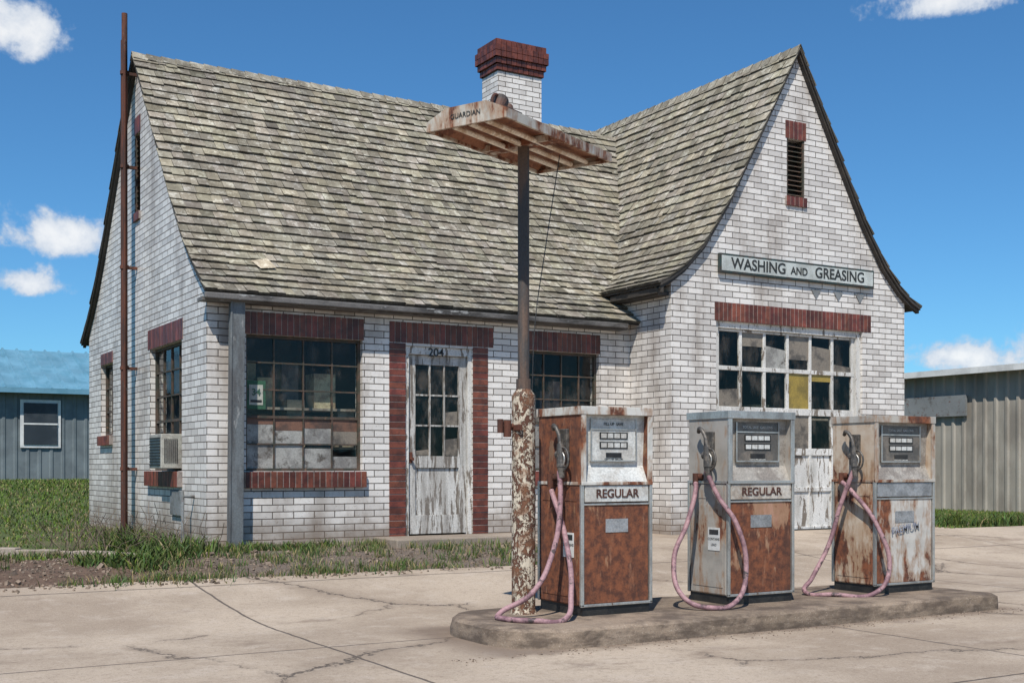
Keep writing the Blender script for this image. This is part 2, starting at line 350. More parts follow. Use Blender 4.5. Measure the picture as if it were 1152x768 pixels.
m.obj('stored_goods',weathered('stored_goods_mix',(.35,.31,.25),(.2,.15,.12),5,attr=True),GS)
# -------- roof
def pathpts(P):
    Q=list(reversed(P)); arc=[0]
    for a,b in zip(Q[:-1],Q[1:]): arc.append(arc[-1]+math.dist(a,b))
    return Q,arc
def at(Q,arc,a):
    a=max(-.05,a)
    for i in range(len(arc)-1):
        if a<=arc[i+1] or i==len(arc)-2:
            t=(a-arc[i])/(arc[i+1]-arc[i]); t=min(t,1.0)
            o=Q[i][0]+(Q[i+1][0]-Q[i][0])*t; z=Q[i][1]+(Q[i+1][1]-Q[i][1])*t
            dx=Q[i+1][0]-Q[i][0]; dz=Q[i+1][1]-Q[i][1]; l=math.hypot(dx,dz)
            return o,z,(dz/l,-dx/l)
def roof_side(name,P,mp,s0,s1,expo=.165):
    Q,arc=pathpts(P); T=arc[-1]; n=int(round(T/expo)); e=T/n
    m=MB()
    for i in range(n):
        a0=i*e-(.03 if i==0 else 0); a1=min(T,(i+1)*e+.03)
        s=s0-random.uniform(0,.02)
        cshade=random.uniform(.86,1.12)
        rowth=random.uniform(.028,.038)
        while s<s1:
            w=random.uniform(.08,.22); sb=min(s+w,s1)
            sag=.012*mnoise.noise(Vector((s*.5,i*.7,3)))
            jig=sag+random.uniform(-.010,.010) + (random.uniform(-.035,.03) if random.random()<.05 else 0)
            th=rowth+random.uniform(-.007,.008)
            o,z,nn=at(Q,arc,a0+jig); o1,z1,n1=at(Q,arc,a1)
            g=cshade*random.uniform(.74,1.18); 
            if random.random()<.04: g*=.65
            col=(g*random.uniform(.98,1.04),g,g*random.uniform(.92,1.06))
            k=s+.002; q=sb-.002
            A=mp(k,o+nn[0]*th,z+nn[1]*th); B=mp(q,o+nn[0]*th,z+nn[1]*th)
            C=mp(q,o1+n1[0]*.004,z1+n1[1]*.004); D=mp(k,o1+n1[0]*.004,z1+n1[1]*.004)
            A2=mp(k,o,z);B2=mp(q,o,z)
            m.face([A,B,C,D],col); dc=tuple(c*.3 for c in col); m.face([A2,B2,B,A],dc); m.face([A2,A,D],dc); m.face([B2,B,C],dc)  # butt and side faces coloured darker as painted shadow lines
            s=sb
    m.obj(name,SH,GS,recalc=False)
    d=MB()
    for (o0,z0),(o1,z1) in zip(P[:-1],P[1:]):
        d.face([mp(s0,o0,z0-.003),mp(s1,o0,z0-.003),mp(s1,o1,z1-.003),mp(s0,o1,z1-.003)])
        d.face([mp(s0,o0,z0-.045),mp(s1,o0,z0-.045),mp(s1,o1,z1-.045),mp(s0,o1,z1-.045)])
        for s in(s0,s1): d.face([mp(s,o0,z0-.003),mp(s,o1,z1-.003),mp(s,o1,z1-.045),mp(s,o0,z0-.045)])
    o1,z1=P[-1]; d.face([mp(s0,o1,z1-.003),mp(s1,o1,z1-.003),mp(s1,o1,z1-.045),mp(s0,o1,z1-.045)])
    d.obj(name+'_deck',DECK,GS)
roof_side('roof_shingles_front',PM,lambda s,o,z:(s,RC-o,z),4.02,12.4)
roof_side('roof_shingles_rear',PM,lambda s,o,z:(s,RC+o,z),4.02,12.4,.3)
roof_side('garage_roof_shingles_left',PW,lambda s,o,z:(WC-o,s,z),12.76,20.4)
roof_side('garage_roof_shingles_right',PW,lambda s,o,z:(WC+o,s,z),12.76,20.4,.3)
m=MB()
def ridgecap(p0,p1,ax):
    n=int(math.dist(p0,p1)/.2)
    for i in range(n):
        a=Vector(p0).lerp(Vector(p1),i/n); b=Vector(p0).lerp(Vector(p1),(i+1.15)/n); g=random.uniform(.7,1.15)
        for sg in(-1,1):
            off=Vector((0,sg*.1,-.115)) if ax=='x' else Vector((sg*.08,0,-.14))
            up=Vector((0,0,.035)); m.face([a+up*1.3,b+up*.8,b+off+up,a+off+up*1.5],(g,g,g))
ridgecap((4.01,RC,PM[0][1]),(11.9,RC,PM[0][1]),'x'); ridgecap((WC,12.75,7.0),(WC,20.38,7.0),'y')
m.obj('ridge_cap',SH,GS,recalc=False)
m=MB(); m.face([(4.75,RC-2.9,prof(PM,2.9)+.05),(4.98,RC-2.82,prof(PM,2.82)+.05),(5.03,RC-3.02,prof(PM,3.02)+.06),(4.82,RC-3.06,prof(PM,3.06)+.06)],(1.5,1.4,1.3)); m.obj('slipped_shingle',SH,GS,recalc=False)
def rake(name,P,mp,o0,o1,h0=.05,h1=.14,mat=None):
    m=MB()
    for sg in(1,-1):
        for (a,za),(b,zb) in zip(P[:-1],P[1:]):
            A=[mp(sg*a,o0,za-h0),mp(sg*a,o0,za-h1),mp(sg*b,o0,zb-h1),mp(sg*b,o0,zb-h0)]
            B=[mp(sg*a,o1,za-h0),mp(sg*a,o1,za-h1),mp(sg*b,o1,zb-h1),mp(sg*b,o1,zb-h0)]
            m.face(A);m.face(B);m.face([A[0],B[0],B[3],A[3]]);m.face([A[1],B[1],B[2],A[2]])
    m.obj(name,mat or DECK,GS)
rake('rake_board',PM,lambda s,o,z:(X0-o,RC+s,z),.003,.05,.047,.08)
rake('garage_rake_board',PW,lambda s,o,z:(WC+s,WY-o,z),.003,.07,.047,.09)
m=MB()
m.box(3.99,9.98,13.60,13.805,2.86,2.90); m.obj('soffit',GUT,GS)
m=MB(); m.box(4.0,9.95,13.52,13.585,2.875,2.945); 
m.obj('eave_gutter',GUT,GS,bevel=.012)
m=MB(); m.box(9.94,9.98,12.78,13.95,3.29,3.36); m.box(9.98,10.165,12.9,13.9,3.27,3.31); m.obj('garage_eave_fascia',DECK,GS)
# -------- red brick trim
def bricks(name,mp,s0,s1,z0,z1,vertical=True,out=.006,unit=.078,depth=.10):
    m=MB(); m.box(s0,s1,-.02,out-.004,z0+.003,z1-.003,mp,mi=1)
    if vertical:
        n=max(1,round((s1-s0)/unit)); u=(s1-s0)/n
        for i in range(n):
            g=random.uniform(.6,1.4); m.box(s0+i*u+.0055,s0+(i+1)*u-.0055,-depth,out+random.uniform(0,.003),z0,z1-random.uniform(0,.003),mp,(g,g*random.uniform(.85,1.1),g))
    else:
        n=round((z1-z0)/unit); u=(z1-z0)/n
        for i in range(n):
            g=random.uniform(.6,1.4); m.box(s0,s1,-depth,out+random.uniform(0,.004),z0+i*u+.0055,z0+(i+1)*u-.0055,mp,(g,g*random.uniform(.85,1.1),g))
    m.obj(name,[REDB,MORT],GS,bevel=.002,seg=1)
bricks('window_header',F,W1[0]-.02,W1[1]+.02,2.527,2.79)
bricks('window_header_b',F,W2[0]-.02,W2[1]+.02,2.527,2.79)
bricks('door_header',F,6.43,7.945,2.527,2.79)
bricks('door_jamb_left',F,6.43,6.657,.02,2.523,False,unit=.083)
bricks('door_jamb_right',F,7.633,7.86,.02,2.523,False,unit=.083)
bricks('window_sill',F,W1[0]-.03,W1[1]+.03,.70,.895,out=.07)
bricks('window_sill_b',F,W2[0]-.03,W2[1]+.03,.70,.895,out=.07)
bricks('side_window_header',L,LW1[0]-.05,LW1[1]+.1,2.527,2.79)
bricks('side_window_sill',L,LW1[0]-.03,LW1[1]+.05,.70,.895,out=.07)
bricks('small_window_header',L,LW2[0],LW2[1],2.527,2.70)
bricks('small_window_sill',L,LW2[0],LW2[1],1.28,1.427,out=.06)
bricks('gable_vent_header',L,LV[0]-.02,LV[1]+.02,5.602,5.84)
bricks('gable_vent_sill',L,LV[0]-.02,LV[1]+.02,4.38,4.497,out=.03)
bricks('garage_header',WF,10.93,14.0,2.983,3.24)
bricks('garage_vent_header',WF,12.25,12.66,5.692,5.95)
bricks('garage_vent_sill',WF,12.25,12.66,4.72,4.857,out=.03)
def louver(name,mp,o):
    m=MB(); a,b,c,d=o
    m.box(a,b,-.2,-.15,c,d,mp,mi=1)
    for i in range(int((d-c)/.07)):
        z=c+.02+i*.07; m.face([mp(a,-.02,z),mp(b,-.02,z),mp(b,-.1,z+.06),mp(a,-.1,z+.06)])
    for q in((a,a+.03),(b-.03,b)): m.box(q[0],q[1],-.12,-.01,c,d,mp)
    m.obj(name,[WINF,BLACK],GS)
louver('garage_vent_louver',WF,GV); louver('gable_vent_louver',L,LV)
# -------- windows
def window(name,mp,o,cols,rows,rec=.09,bar=.018,frame=.035,mat=WINF,special=None,mid=None,flip=False):
    a,b,c,d=o; m=MB()
    m.box(a,a+frame,-rec-.03,-rec+.02,c,d,mp); m.box(b-frame,b,-rec-.03,-rec+.02,c,d,mp)
    m.box(a+frame,b-frame,-rec-.03,-rec+.02,c,c+frame,mp); m.box(a+frame,b-frame,-rec-.03,-rec+.02,d-frame,d,mp)
    for i in range(1,cols):
        s=a+(b-a)*i/cols; m.box(s-bar/2,s+bar/2,-rec-.02,-rec+.012,c+frame,d-frame,mp)
    for j in range(1,rows):
        z=c+(d-c)*j/rows; k=bar*(1.8 if mid==j else 1)
        m.box(a+frame,b-frame,-rec-.018,-rec+.014,z-k/2,z+k/2,mp)
    m.obj(name+'_frame',mat,GS)
    g=MB(); pw=(b-a)/cols; ph=(d-c)/rows; T={'p':MB(),'y':MB(),'c':MB(),'t':MB()}
    def q(M_,s0,s1,z0,z1,o_):
        t=[random.uniform(-.003,.003) for _ in range(3)]
        P=[mp(s0,o_+t[0],z0),mp(s1,o_+t[1],z0),mp(s1,o_+t[2],z1),mp(s0,o_+t[0]-t[1]+t[2],z1)]
        if flip: P.reverse()
        M_.face(P)
    for i in range(cols):
        for j in range(rows):
            s=a+pw*i; z=c+ph*j; e=.006; sp=(special or {}).get((i,j))
            if sp=='x': continue
            if sp is None: q(g,s+e,s+pw-e,z+e,z+ph-e,-rec-.005)
            elif isinstance(sp,tuple):
                zz=z+ph*sp[1]; q(T[sp[0]],s+e,s+pw-e,z+e,zz,-rec-.005); 
                if len(sp)>2: q(T[sp[2]],s+e,s+pw-e,zz+.002,z+ph-e,-rec-.005)
                else: q(g,s+e,s+pw-e,zz+.002,z+ph-e,-rec-.005)
            else: q(T[sp],s+e,s+pw-e,z+e,z+ph-e,-rec-.005)
    g.obj(name+'_glass',GLASS,GS,recalc=False)
    for k,nm,mt in(('p','_paper',PAPER),('y','_yellow_panes',YEL),('c','_cardboard',CARD),('t','_tan_panes',TANP)):
        if T[k].v: T[k].obj(name+nm,mt,GS,recalc=False)
sp={(0,0):'p',(1,0):'p',(2,0):('p',.85),(3,0):('p',.55)}; sp.update({(0,1):('p',.72,'c'),(1,1):('p',.5,'c'),(2,1):('p',.6,'c'),(3,1):('t',.5,'c')})
window('shop_window',F,W1,4,5,special=sp,mid=2)
window('shop_window_b',F,W2,4,5,mid=2,special={(0,0):'p',(1,0):'p',(2,0):'p',(3,0):'p',(0,2):('t',.6),(1,2):('t',.35),(0,1):'p',(1,1):'p',(2,1):('c',.7),(3,1):'c'})
window('side_window',L,LW1,4,5,special={(0,0):'x',(1,0):'x',(2,0):'p',(3,0):'p',(2,1):('p',.5)},mid=2,flip=True)
window('small_side_window',L,LW2,2,3,flip=True,special={(0,0):'t'})
m=MB(); m.box(4.60,4.84,-.088,-.078,1.64,1.98,F); m.obj('window_card_border',weathered('card_green',(.03,.10,.055),(.03,.08,.05),5),GS)
m=MB(); m.box(4.635,4.805,-.077,-.073,1.69,1.93,F); m.obj('window_card_face',weathered('card_cream',(.42,.42,.36),(.3,.3,.26),5),GS)
text('window_card_text','34',.11,(4.72,Y0+.068,1.84),(R(90),0,0),weathered('card_ink',(.05,.12,.08),(.04,.1,.06),5),GS,off=.002)
m=MB(); m.box(4.65,4.79,-.072,-.070,1.72,1.75,F); m.obj('window_card_line',BLACK,GS)
# -------- door
m=MB()
a,b,c,d=DO
m.box(a,a+.055,-.14,-.02,c,d,F);m.box(b-.055,b,-.14,-.02,c,d,F);m.box(a+.055,b-.055,-.14,-.02,d-.10,d,F)
m.obj('door_frame',WHITEP,GS,bevel=.004)
da,db,dc,dd=a+.06,b-.06,c+.03,d-.105
m=MB(); st=.11; gz0=1.09
m.box(da,da+st,-.11,-.065,dc,dd,F);m.box(db-st,db,-.11,-.065,dc,dd,F)
m.box(da+st,db-st,-.11,-.065,dd-.12,dd,F);m.box(da+st,db-st,-.11,-.065,dc,dc+.24,F);m.box(da+st,db-st,-.11,-.065,gz0-.15,gz0,F)
m.box(da+st,db-st,-.104,-.092,dc+.24,gz0-.15,F)
gw=(db-da-2*st); gh=(dd-.12-gz0)/3
for i in(1,2): s=da+st+gw*i/3; m.box(s-.011,s+.011,-.105,-.07,gz0,dd-.12,F)
for j in(1,2): z=gz0+gh*j; m.box(da+st,db-st,-.104,-.071,z-.011,z+.011,F)
m.obj('door_leaf',WHITED,GS,bevel=.003)
g=MB();p=MB()
for i in range(3):
    for j in range(3):
        s=da+st+gw*i/3; z=gz0+gh*j; fr={(2,1):.5,(0,0):.22,(2,0):.6}.get((i,j),0)
        if fr: p.face([F(s+.011,-.088,z+.01),F(s+gw/3-.011,-.088,z+.01),F(s+gw/3-.011,-.088,z+gh*fr),F(s+.011,-.088,z+gh*(fr-.05))])
        g.face([F(s+.005,-.090,z+.0),F(s+gw/3-.005,-.090,z+.0),F(s+gw/3-.005,-.090,z+gh),F(s+.005,-.090,z+gh)])
g.obj('door_glass',GLASS,GS,recalc=False); p.obj('door_reflection_patches',TANP,GS,recalc=False)  # opaque tan patches stand in for pale reflections on the panes
text('house_number','204',.15,(7.1,Y0+.012,2.42),(R(90),0,0),TXT,GS,off=.002)
m=MB(); m.box(da+.02,da+.06,-.066,-.05,1.0,1.14,F); m.cyl(F(da+.04,-.05,1.05),F(da+.04,-.0,1.05),.022); m.obj('door_knob',RUST,GS)
# -------- garage door
m=MB(); a,b,c,d=GD
m.box(a,a+.07,-.16,-.04,c,d,WF);m.box(b-.09,b,-.16,-.04,c,d,WF);m.box(a+.07,b-.09,-.16,-.04,d-.09,d,WF)
ga,gb=a+.075,b-.095; nC=6; cw=(gb-ga)/nC
bands=[.03,.62,1.17,1.75,2.34,2.885]
for i in range(nC+1):
    s=ga+i*cw; s=min(max(s,ga+.025),gb-.025); m.box(s-.025,s+.025,-.13,-.085,bands[0],bands[-1],WF)
for k,z in enumerate(bands):
    hh=.05 if k in(0,2,3) else .03
    m.box(ga,gb,-.128,-.08,max(z-hh,.03),min(z+hh,2.885),WF)
for k in(0,1): m.box(ga,gb,-.118,-.105,bands[k],bands[k+1],WF)
m.obj('garage_door_frame',WHITEP,GS,bevel=.004)
g=MB();T={'p':MB(),'y':MB(),'t':MB(),'c':MB()}
spc={(0,2):[('p',0,.4)],(2,2):[('t',0,.6)],(3,2):[('t',0,1)],(5,2):[('p',0,.7)],
 (0,3):[('t',0,.5)],(3,3):[('y',0,1)],(4,3):[('y',.8,1)],
 (1,4):[('t',.6,1)],(2,4):[('p',0,.6)],(3,4):[('t',.3,1)],(4,4):[('t',.0,.7)],(5,4):[('t',0,.2)]}
for i in range(nC):
    for k in(2,3,4):
        s0,s1=ga+i*cw+.02,ga+(i+1)*cw-.02; z0,z1=bands[k]+.02,bands[k+1]-.02
        for t,f0,f1 in spc.get((i,k),[]):
            e=random.uniform(-.03,.03) if f1<1 else 0
            T[t].face([WF(s0,-.102,z0+(z1-z0)*f0),WF(s1,-.102,z0+(z1-z0)*f0),WF(s1,-.102,z0+(z1-z0)*f1+e),WF(s0,-.102,z0+(z1-z0)*f1-e)])
        e=random.uniform(-.003,.003)
        g.face([WF(s0,-.108+e,z0),WF(s1,-.108-e,z0),WF(s1,-.108-e,z1),WF(s0,-.108+e,z1)])
g.obj('garage_door_glass',GLASS,GS,recalc=False)
for k,mt in(('p',PAPER),('y',YEL),('t',TANP),('c',CARD)):
    if T[k].v: T[k].obj('garage_door_pane_cover_'+k,mt,GS,recalc=False)
# -------- sign
SG=empty('service_sign',(12.48,12.8,3.77))
m=MB(); m.box(10.97,13.99,.02,.07,3.64,3.91,WF); m.obj('sign_frame',SIGNB,SG,bevel=.006)
m=MB(); m.box(11.0,13.96,.071,.076,3.67,3.88,WF); m.obj('sign_face',SIGNF,SG)
text('sign_text','WASHING',.215,(11.68,WY-.079,3.775),(R(90),0,0),TXT,SG,off=.0035,sx=1.02)
text('sign_text_and','AND',.15,(12.45,WY-.079,3.765),(R(90),0,0),TXT,SG,off=.003)
text('sign_text_b','GREASING',.215,(13.27,WY-.079,3.775),(R(90),0,0),TXT,SG,off=.0035,sx=1.0)
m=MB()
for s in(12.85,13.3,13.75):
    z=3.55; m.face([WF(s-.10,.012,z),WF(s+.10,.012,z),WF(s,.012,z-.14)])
m.obj('shadow_mark_plates',GREY,SG,recalc=False)  # added grey triangles stand in for shadow marks below the sign
# -------- chimney
m=MB(); x0,x1,y0,y1=9.92,10.77,17.1,17.62
m.box(x0,x1,y0,y1,5.8,7.47); m.obj('chimney_stack',BR,GS)
m=MB()
def ring(z0,z1,e):
    for (sa,sb,mp) in((x0-e,x1+e,mapF(y0-e)),(y0-e,y1+e,mapL(x0-e)),(x0-e,x1+e,lambda s,o,z:(s,y1+e+o,z)),(y0-e,y1+e,lambda s,o,z:(x1+e+o,s,z))):
        n=max(3,round((sb-sa)/.1)); u=(sb-sa)/n
        for i in range(n):
            gg=random.uniform(.6,1.3); m.box(sa+i*u+.005,sa+(i+1)*u-.005,-.1,random.uniform(0,.004),z0+.005,z1-.004,mp,(gg,gg,gg))
for k,(e) in enumerate([.03,.06,.09,.09,.06]): ring(7.475+k*.10,7.475+(k+1)*.10,e)
m.box(x0+.0,x1-.0,y0+.0,y1-.0,7.47,7.93,mi=1)
m.obj('chimney_cap',[REDB,DMORT],GS)
m=MB(); m.box(x0+.15,x1-.15,y0+.12,y1-.12,7.93,8.0); m.obj('chimney_flue',MORT,GS)
m=MB(); m.box(x0-.04,x1+.04,y0-.1,y1+.04,6.45,6.52); m.obj('chimney_flashing',GREY,GS)
# -------- misc fixtures on building
m=MB(); xf=Matrix.Translation((4.4,13.66,0))@Matrix.Rotation(R(.5),4,'Y')
m.box(-.075,.075,-.05,.05,-.15,2.9,xf=xf); m.box(-.1,-.075,-.06,.03,.0,2.88,xf=xf); m.obj('corner_steel_post',DGREY,GS,bevel=.006)
m=MB(); m.box(3.88,4.3,14.98,15.55,.93,1.36); 
m.obj('ac_cabinet',weathered('ac_beige',(.38,.37,.32),(.26,.24,.21),4,rough=.5),GS,bevel=.01)
m=MB()
for i in range(10): m.box(3.868,3.878,15.02,15.51,.97+i*.037,.985+i*.037)
for i in range(7): m.box(3.92+i*.025,3.93+i*.025,14.972,14.979,1.0,1.3)
m.obj('ac_grille',BLACK,GS)
m=MB(); m.cyl((3.96,14.3,0),(3.96,14.3,.62),.018); m.cyl((3.96,14.3,.6),(4.1,14.3,.6),.018)
m.obj('wall_conduit',GREY,GS)
m=MB(); m.box(4.06,4.095,14.75,15.25,.35,.66); m.obj('crawl_hatch',GREY,GS,bevel=.005)
m=MB(); m.cyl((3.93,17.12,-.1),(3.93,17.12,7.25),.045,.04,16)
m.box(3.90,3.92,17.02,17.22,0,6.9)
for z in(.9,2.3,3.7,5.1,6.4): m.cyl((3.93,17.12,z),(3.93,17.12,z+.05),.06); m.box(3.93,4.1,17.1,17.14,z,z+.04)
m.obj('flue_pipe',RUST,GS)
m=MB(); m.box(6.2,8.3,13.1,13.805,-.1,.075); m.obj('door_step',CUR,GS,bevel=.015)
m=MB(); m.box(4.0,WX0-.01,13.72,13.8,-.3,.035); m.box(4.02,4.09,13.72,20.35,-.3,.03); m.obj('foundation_ledge',CUR,GS)
# ------------------------------------------------------------ pump island
top=-.13
IS=empty('pump_island',(6.3,7.3,-.2))
pts=[]
ix0,ix1,iy0,iy1=4.03,8.86,6.66,8.0; rL=.5; rR=.12
def arc(cx,cy,r,a0,a1,n=10): return [(cx+r*math.cos(R(a0+(a1-a0)*i/n)),cy+r*math.sin(R(a0+(a1-a0)*i/n))) for i in range(n+1)]
def edge(p0,p1,n): return [(p0[0]+(p1[0]-p0[0])*i/n,p0[1]+(p1[1]-p0[1])*i/n) for i in range(1,n)]
pa=arc(ix0+rL,iy0+rL,rL,180,270); pb=arc(ix1-rR,iy0+rR,rR,270,360,5); pc_=arc(ix1-rR,iy1-rR,rR,0,90,5); pd=arc(ix0+rL,iy1-rL,rL,90,180)
pts=pa+edge(pa[-1],pb[0],60)+pb+edge(pb[-1],pc_[0],10)+pc_+edge(pc_[-1],pd[0],40)+pd
m=MB(); n=len(pts)
def inset(p,e):
    cx=min(max(p[0],ix0+rL),ix1-rR); cy=min(max(p[1],iy0+rL),iy1-rL); dx,dy=p[0]-cx,p[1]-cy; l=math.hypot(dx,dy) or 1
    return (p[0]-dx/l*e,p[1]-dy/l*e)
def jit(p,s,q=.02): 
    v=mnoise.noise(Vector((p[0]*5,p[1]*5,s)))+.6*mnoise.noise(Vector((p[0]*17,p[1]*17,s))); return v*q
rings=[[(*p,-.35) for p in pts],[(*inset(p,jit(p,1,.008)),top-.075) for p in pts],[(*inset(p,.004+abs(jit(p,2,.02))),top-.02) for p in pts],[(*inset(p,.03+abs(jit(p,3,.04))),top-abs(jit(p,4,.008))) for p in pts],[(*inset(p,.16),top) for p in pts]]
for r0,r1 in zip(rings[:-1],rings[1:]):
    for i in range(n): m.face([r0[i],r0[(i+1)%n],r1[(i+1)%n],r1[i]])
m.face(rings[-1])
m.obj('island_kerb',ISL,IS,recalc=False)
# ------------------------------------------------------------ pumps
HOSE=weathered('faded_hose',(.36,.21,.22),(.19,.10,.115),9,rough=.65,C=(.06,.045,.045),clo=.55,chi=.66)
NOZ=weathered('nozzle_metal',(.07,.065,.06),(.15,.13,.11),20,rough=.5,metal=.2)
DIALW=weathered('dial_white',(.60,.60,.57),(.48,.46,.42),6,rough=.25,C=(.25,.17,.1),clo=.64,chi=.72)
DIALG=weathered('dial_grey',(.36,.33,.29),(.24,.21,.18),5,rough=.25,C=(.47,.43,.36),clo=.6,chi=.72)
DIALP=weathered('dial_plate_dark',(.10,.09,.08),(.17,.145,.12),5,rough=.3)
LABEL=weathered('brand_strip',(.52,.48,.42),(.38,.32,.26),6,rough=.5,C=(.22,.1,.05),clo=.6,chi=.66)
RTXT=weathered('brown_lettering',(.09,.035,.025),(.06,.03,.02),6)
ALU=weathered('bright_plate',(.42,.42,.42),(.3,.3,.3),9,rough=.4,metal=.5)
def gas_pump(x,y,w,d,body,side,face,label,lab_mat,topw,rightnoz=False,hose=None,sticker=False,plate=None,hoffs=0,ptop=None):
    z0=top; H=1.52
    E=empty('gas_pump',(x+w/2,y+d/2,z0)); B=lambda m,a,b,c,e,f,g,**k:m.box(x+a,x+b,y+c,y+e,z0+f,z0+g,**k)
    m=MB(); B(m,.015,w-.015,.015,d-.015,0,.075); m.obj('plinth',BLACK,E)
    m=MB(); B(m,.0,w,.03,d-.03,.07,.95); m.obj('cabinet',side,E,bevel=.012)
    for nm,ya,yb in(('front_panel',.012,.03),('rear_panel',d-.03,d-.012)):
        m=MB(); B(m,.025,w-.025,ya,yb,.085,.81); m.obj(nm,body,E,bevel=.006)
    m=MB(); B(m,-.0035,-.0005,.07,d-.07,.13,.78); B(m,-.0035,-.0005,.07,d-.07,.83,.93); m.obj('side_access_panel',side,E,bevel=.001)
    m=MB()
    for xa in(-.006,w-.020):
        for ya in(.0,d-.026): B(m,xa,xa+.026,ya,ya+.026,.07,.955)
    B(m,-.006,w+.006,.0,.02,.065,.085); B(m,.02,w-.02,.004,.02,.80,.815)
    m.obj('corner_trims',STEEL,E,bevel=.004)
    m=MB(); B(m,.03,w-.03,.004,.022,.825,.945); B(m,.03,w-.03,d-.022,d-.004,.825,.945); m.obj('brand_strip',lab_mat,E,bevel=.003)
    if label: text('brand_text',label,.088,(x+w/2,y+.001,z0+.884),(R(90),0,0),RTXT,E,off=.0015,sx=min(1.12,w/.62))
    m=MB()
    for xa in(0,w-.03): B(m,xa,xa+.03,.01,d-.01,.955,H-.055)
    m.obj('head_cheeks',side,E,bevel=.006)
    m=MB(); B(m,-.01,w+.01,-.008,d+.008,H-.06,H); B(m,-.004,.036,-.004,.012,.95,H-.06); B(m,w-.036,w+.004,-.004,.012,.95,H-.06); B(m,-.006,w+.006,-.006,.015,.948,.972)
    B(m,-.006,.0,0,d,.948,.972)
    m.obj('head_cap_trim',topw,E,bevel=.01)
    m=MB()
    for sg in(0,1):
        yy=(lambda q:q) if sg==0 else (lambda q:d-q)
        P=[(x+.03,y+yy(.018),z0+.97),(x+w-.03,y+yy(.018),z0+.97),(x+w-.03,y+yy(.075),z0+1.09),(x+.03,y+yy(.075),z0+1.09)]
        m.face(P); m.face([P[3],P[2],(x+w-.03,y+yy(.055),z0+H-.06),(x+.03,y+yy(.055),z0+H-.06)])
    m.obj('display_recess',face,E,recalc=False)
    pm=plate or face
    m=MB(); B(m,w*.17,w*.83,.052,.07,1.12,H-.085); m.obj('dial_face',pm,E,bevel=.006)
    m=MB()
    for q in(w*.17,w*.83-.012): B(m,q,q+.012,.046,.0515,1.12,H-.085)
    B(m,w*.17+.012,w*.83-.012,.046,.0515,1.12,1.13);B(m,w*.17+.012,w*.83-.012,.046,.0515,1.352,1.362)
    m.obj('dial_trim',STEEL,E)
    m=MB(); rows=((1.285,.05,.40),(1.215,.05,.40),(1.15,.035,.22))
    for zz,hh,ww in rows: B(m,w*(.5-ww/2),w*(.5+ww/2),.047,.0515,zz,zz+hh)
    m.obj('counter_windows',BLACK,E)
    m=MB()
    for zz in(1.293,1.223):
        ww=w*.40
        for i in range(4): a0=w/2-ww/2+.010+i*(ww-.014)/4; B(m,a0,a0+ww/4-.014,.044,.0465,zz,zz+.034)
    m.obj('counter_digits',DIALW,E)
    text('dial_text','TOTAL SALE  GALLONS' if hoffs else 'FILL UP  SAVE',.03,(x+w/2,y+.050,z0+1.395),(R(90),0,0),TXT if pm is not DIALP else DIALW,E,ext=.001)
    text('dial_text_b','CENTS PER GALLON',.018,(x+w/2,y+.050,z0+1.138),(R(90),0,0),TXT if pm is not DIALP else DIALW,E,ext=.001)
    m=MB(); B(m,w*.34,w*.66,.008,.012,.60,.70); m.obj('maker_plate',ALU,E,bevel=.002)
    if sticker:
        m=MB(); B(m,-.0075,-.0042,.10,.24,.42,.60); m.obj('lead_notice',TRIMW,E)
        for k,t in enumerate(('CONTAINS','LEAD')): text('notice_text',t,.028,(x-.009,y+.17,z0+.51-k*.045),(R(90),0,R(-90)),TXT,E,ext=.0005)
        m=MB(); B(m,-.0088,-.0078,.115,.225,.545,.585); m.obj('notice_bar',TXT,E)
    def nozzle(sx,sgn,yc):
        m=MB(); m.box(min(sx,sx+sgn*.03),max(sx,sx+sgn*.03),yc-.05,yc+.06,z0+1.10,z0+1.36); m.box(min(sx,sx+sgn*.09),max(sx,sx+sgn*.09),yc-.055,yc-.03,z0+1.12,z0+1.2)
        m.obj('nozzle_boot',NOZ,E,bevel=.008)
        nx=sx+sgn*.075
        tube('nozzle_spout',[(nx,yc-.04,z0+1.22),(nx,yc-.01,z0+1.33),(nx,yc+.05,z0+1.385),(nx-sgn*.03,yc+.1,z0+1.36)],.016,NOZ,E)
        m=MB(); m.cyl((nx,yc-.05,z0+1.08),(nx,yc-.035,z0+1.25),.036,.026,12); m.cyl((nx,yc-.055,z0+1.0),(nx,yc-.05,z0+1.09),.024,.032,12); m.cyl((nx,yc-.06,z0+1.17),(nx,yc-.0,z0+1.17),.03,.03,12)
        m.obj('nozzle_body',NOZ,E)
        tube('nozzle_guard',[(nx,yc-.04,z0+1.23),(nx,yc-.12,z0+1.20),(nx,yc-.135,z0+1.1),(nx,yc-.06,z0+1.04)],.008,NOZ,E)
        tube('nozzle_lever',[(nx,yc-.05,z0+1.2),(nx,yc-.09,z0+1.15),(nx,yc-.07,z0+1.07)],.006,STEEL,E)
    nozzle(x,-1,y+.21)
    if rightnoz: nozzle(x+w,1,y+.21)
    if hose: tube('hose',hose,.0195,HOSE,E,12)
    m=MB(); m.cyl((x-.06,y+.33,z0+1.0),(x,y+.33,z0+1.0),.03); m.cyl((x-.06,y+.33,z0+1.03),(x-.06,y+.33,z0+.93),.024); m.obj('hose_outlet',RUST,E)
    m=MB()
    for q in(.12,w-.12): m.cyl((x+q,y+d*.5,z0+H),(x+q,y+d*.5,z0+H+.012),.012)
    m.obj('cap_bolts',STEEL,E)
    return E
P1b=pumpmat('rusted_brown_panel',(.40,.19,.11),0,.10,(.28,.11,.06)); P1s=pumpmat('rusted_brown_side',(.12,.06,.04),0,.15)
P2b=pumpmat('rusted_panel_worn',(.42,.24,.16),0,.08,(.27,.11,.07)); P2s=pumpmat('grey_white_side',(.38,.35,.31),0,-.09)
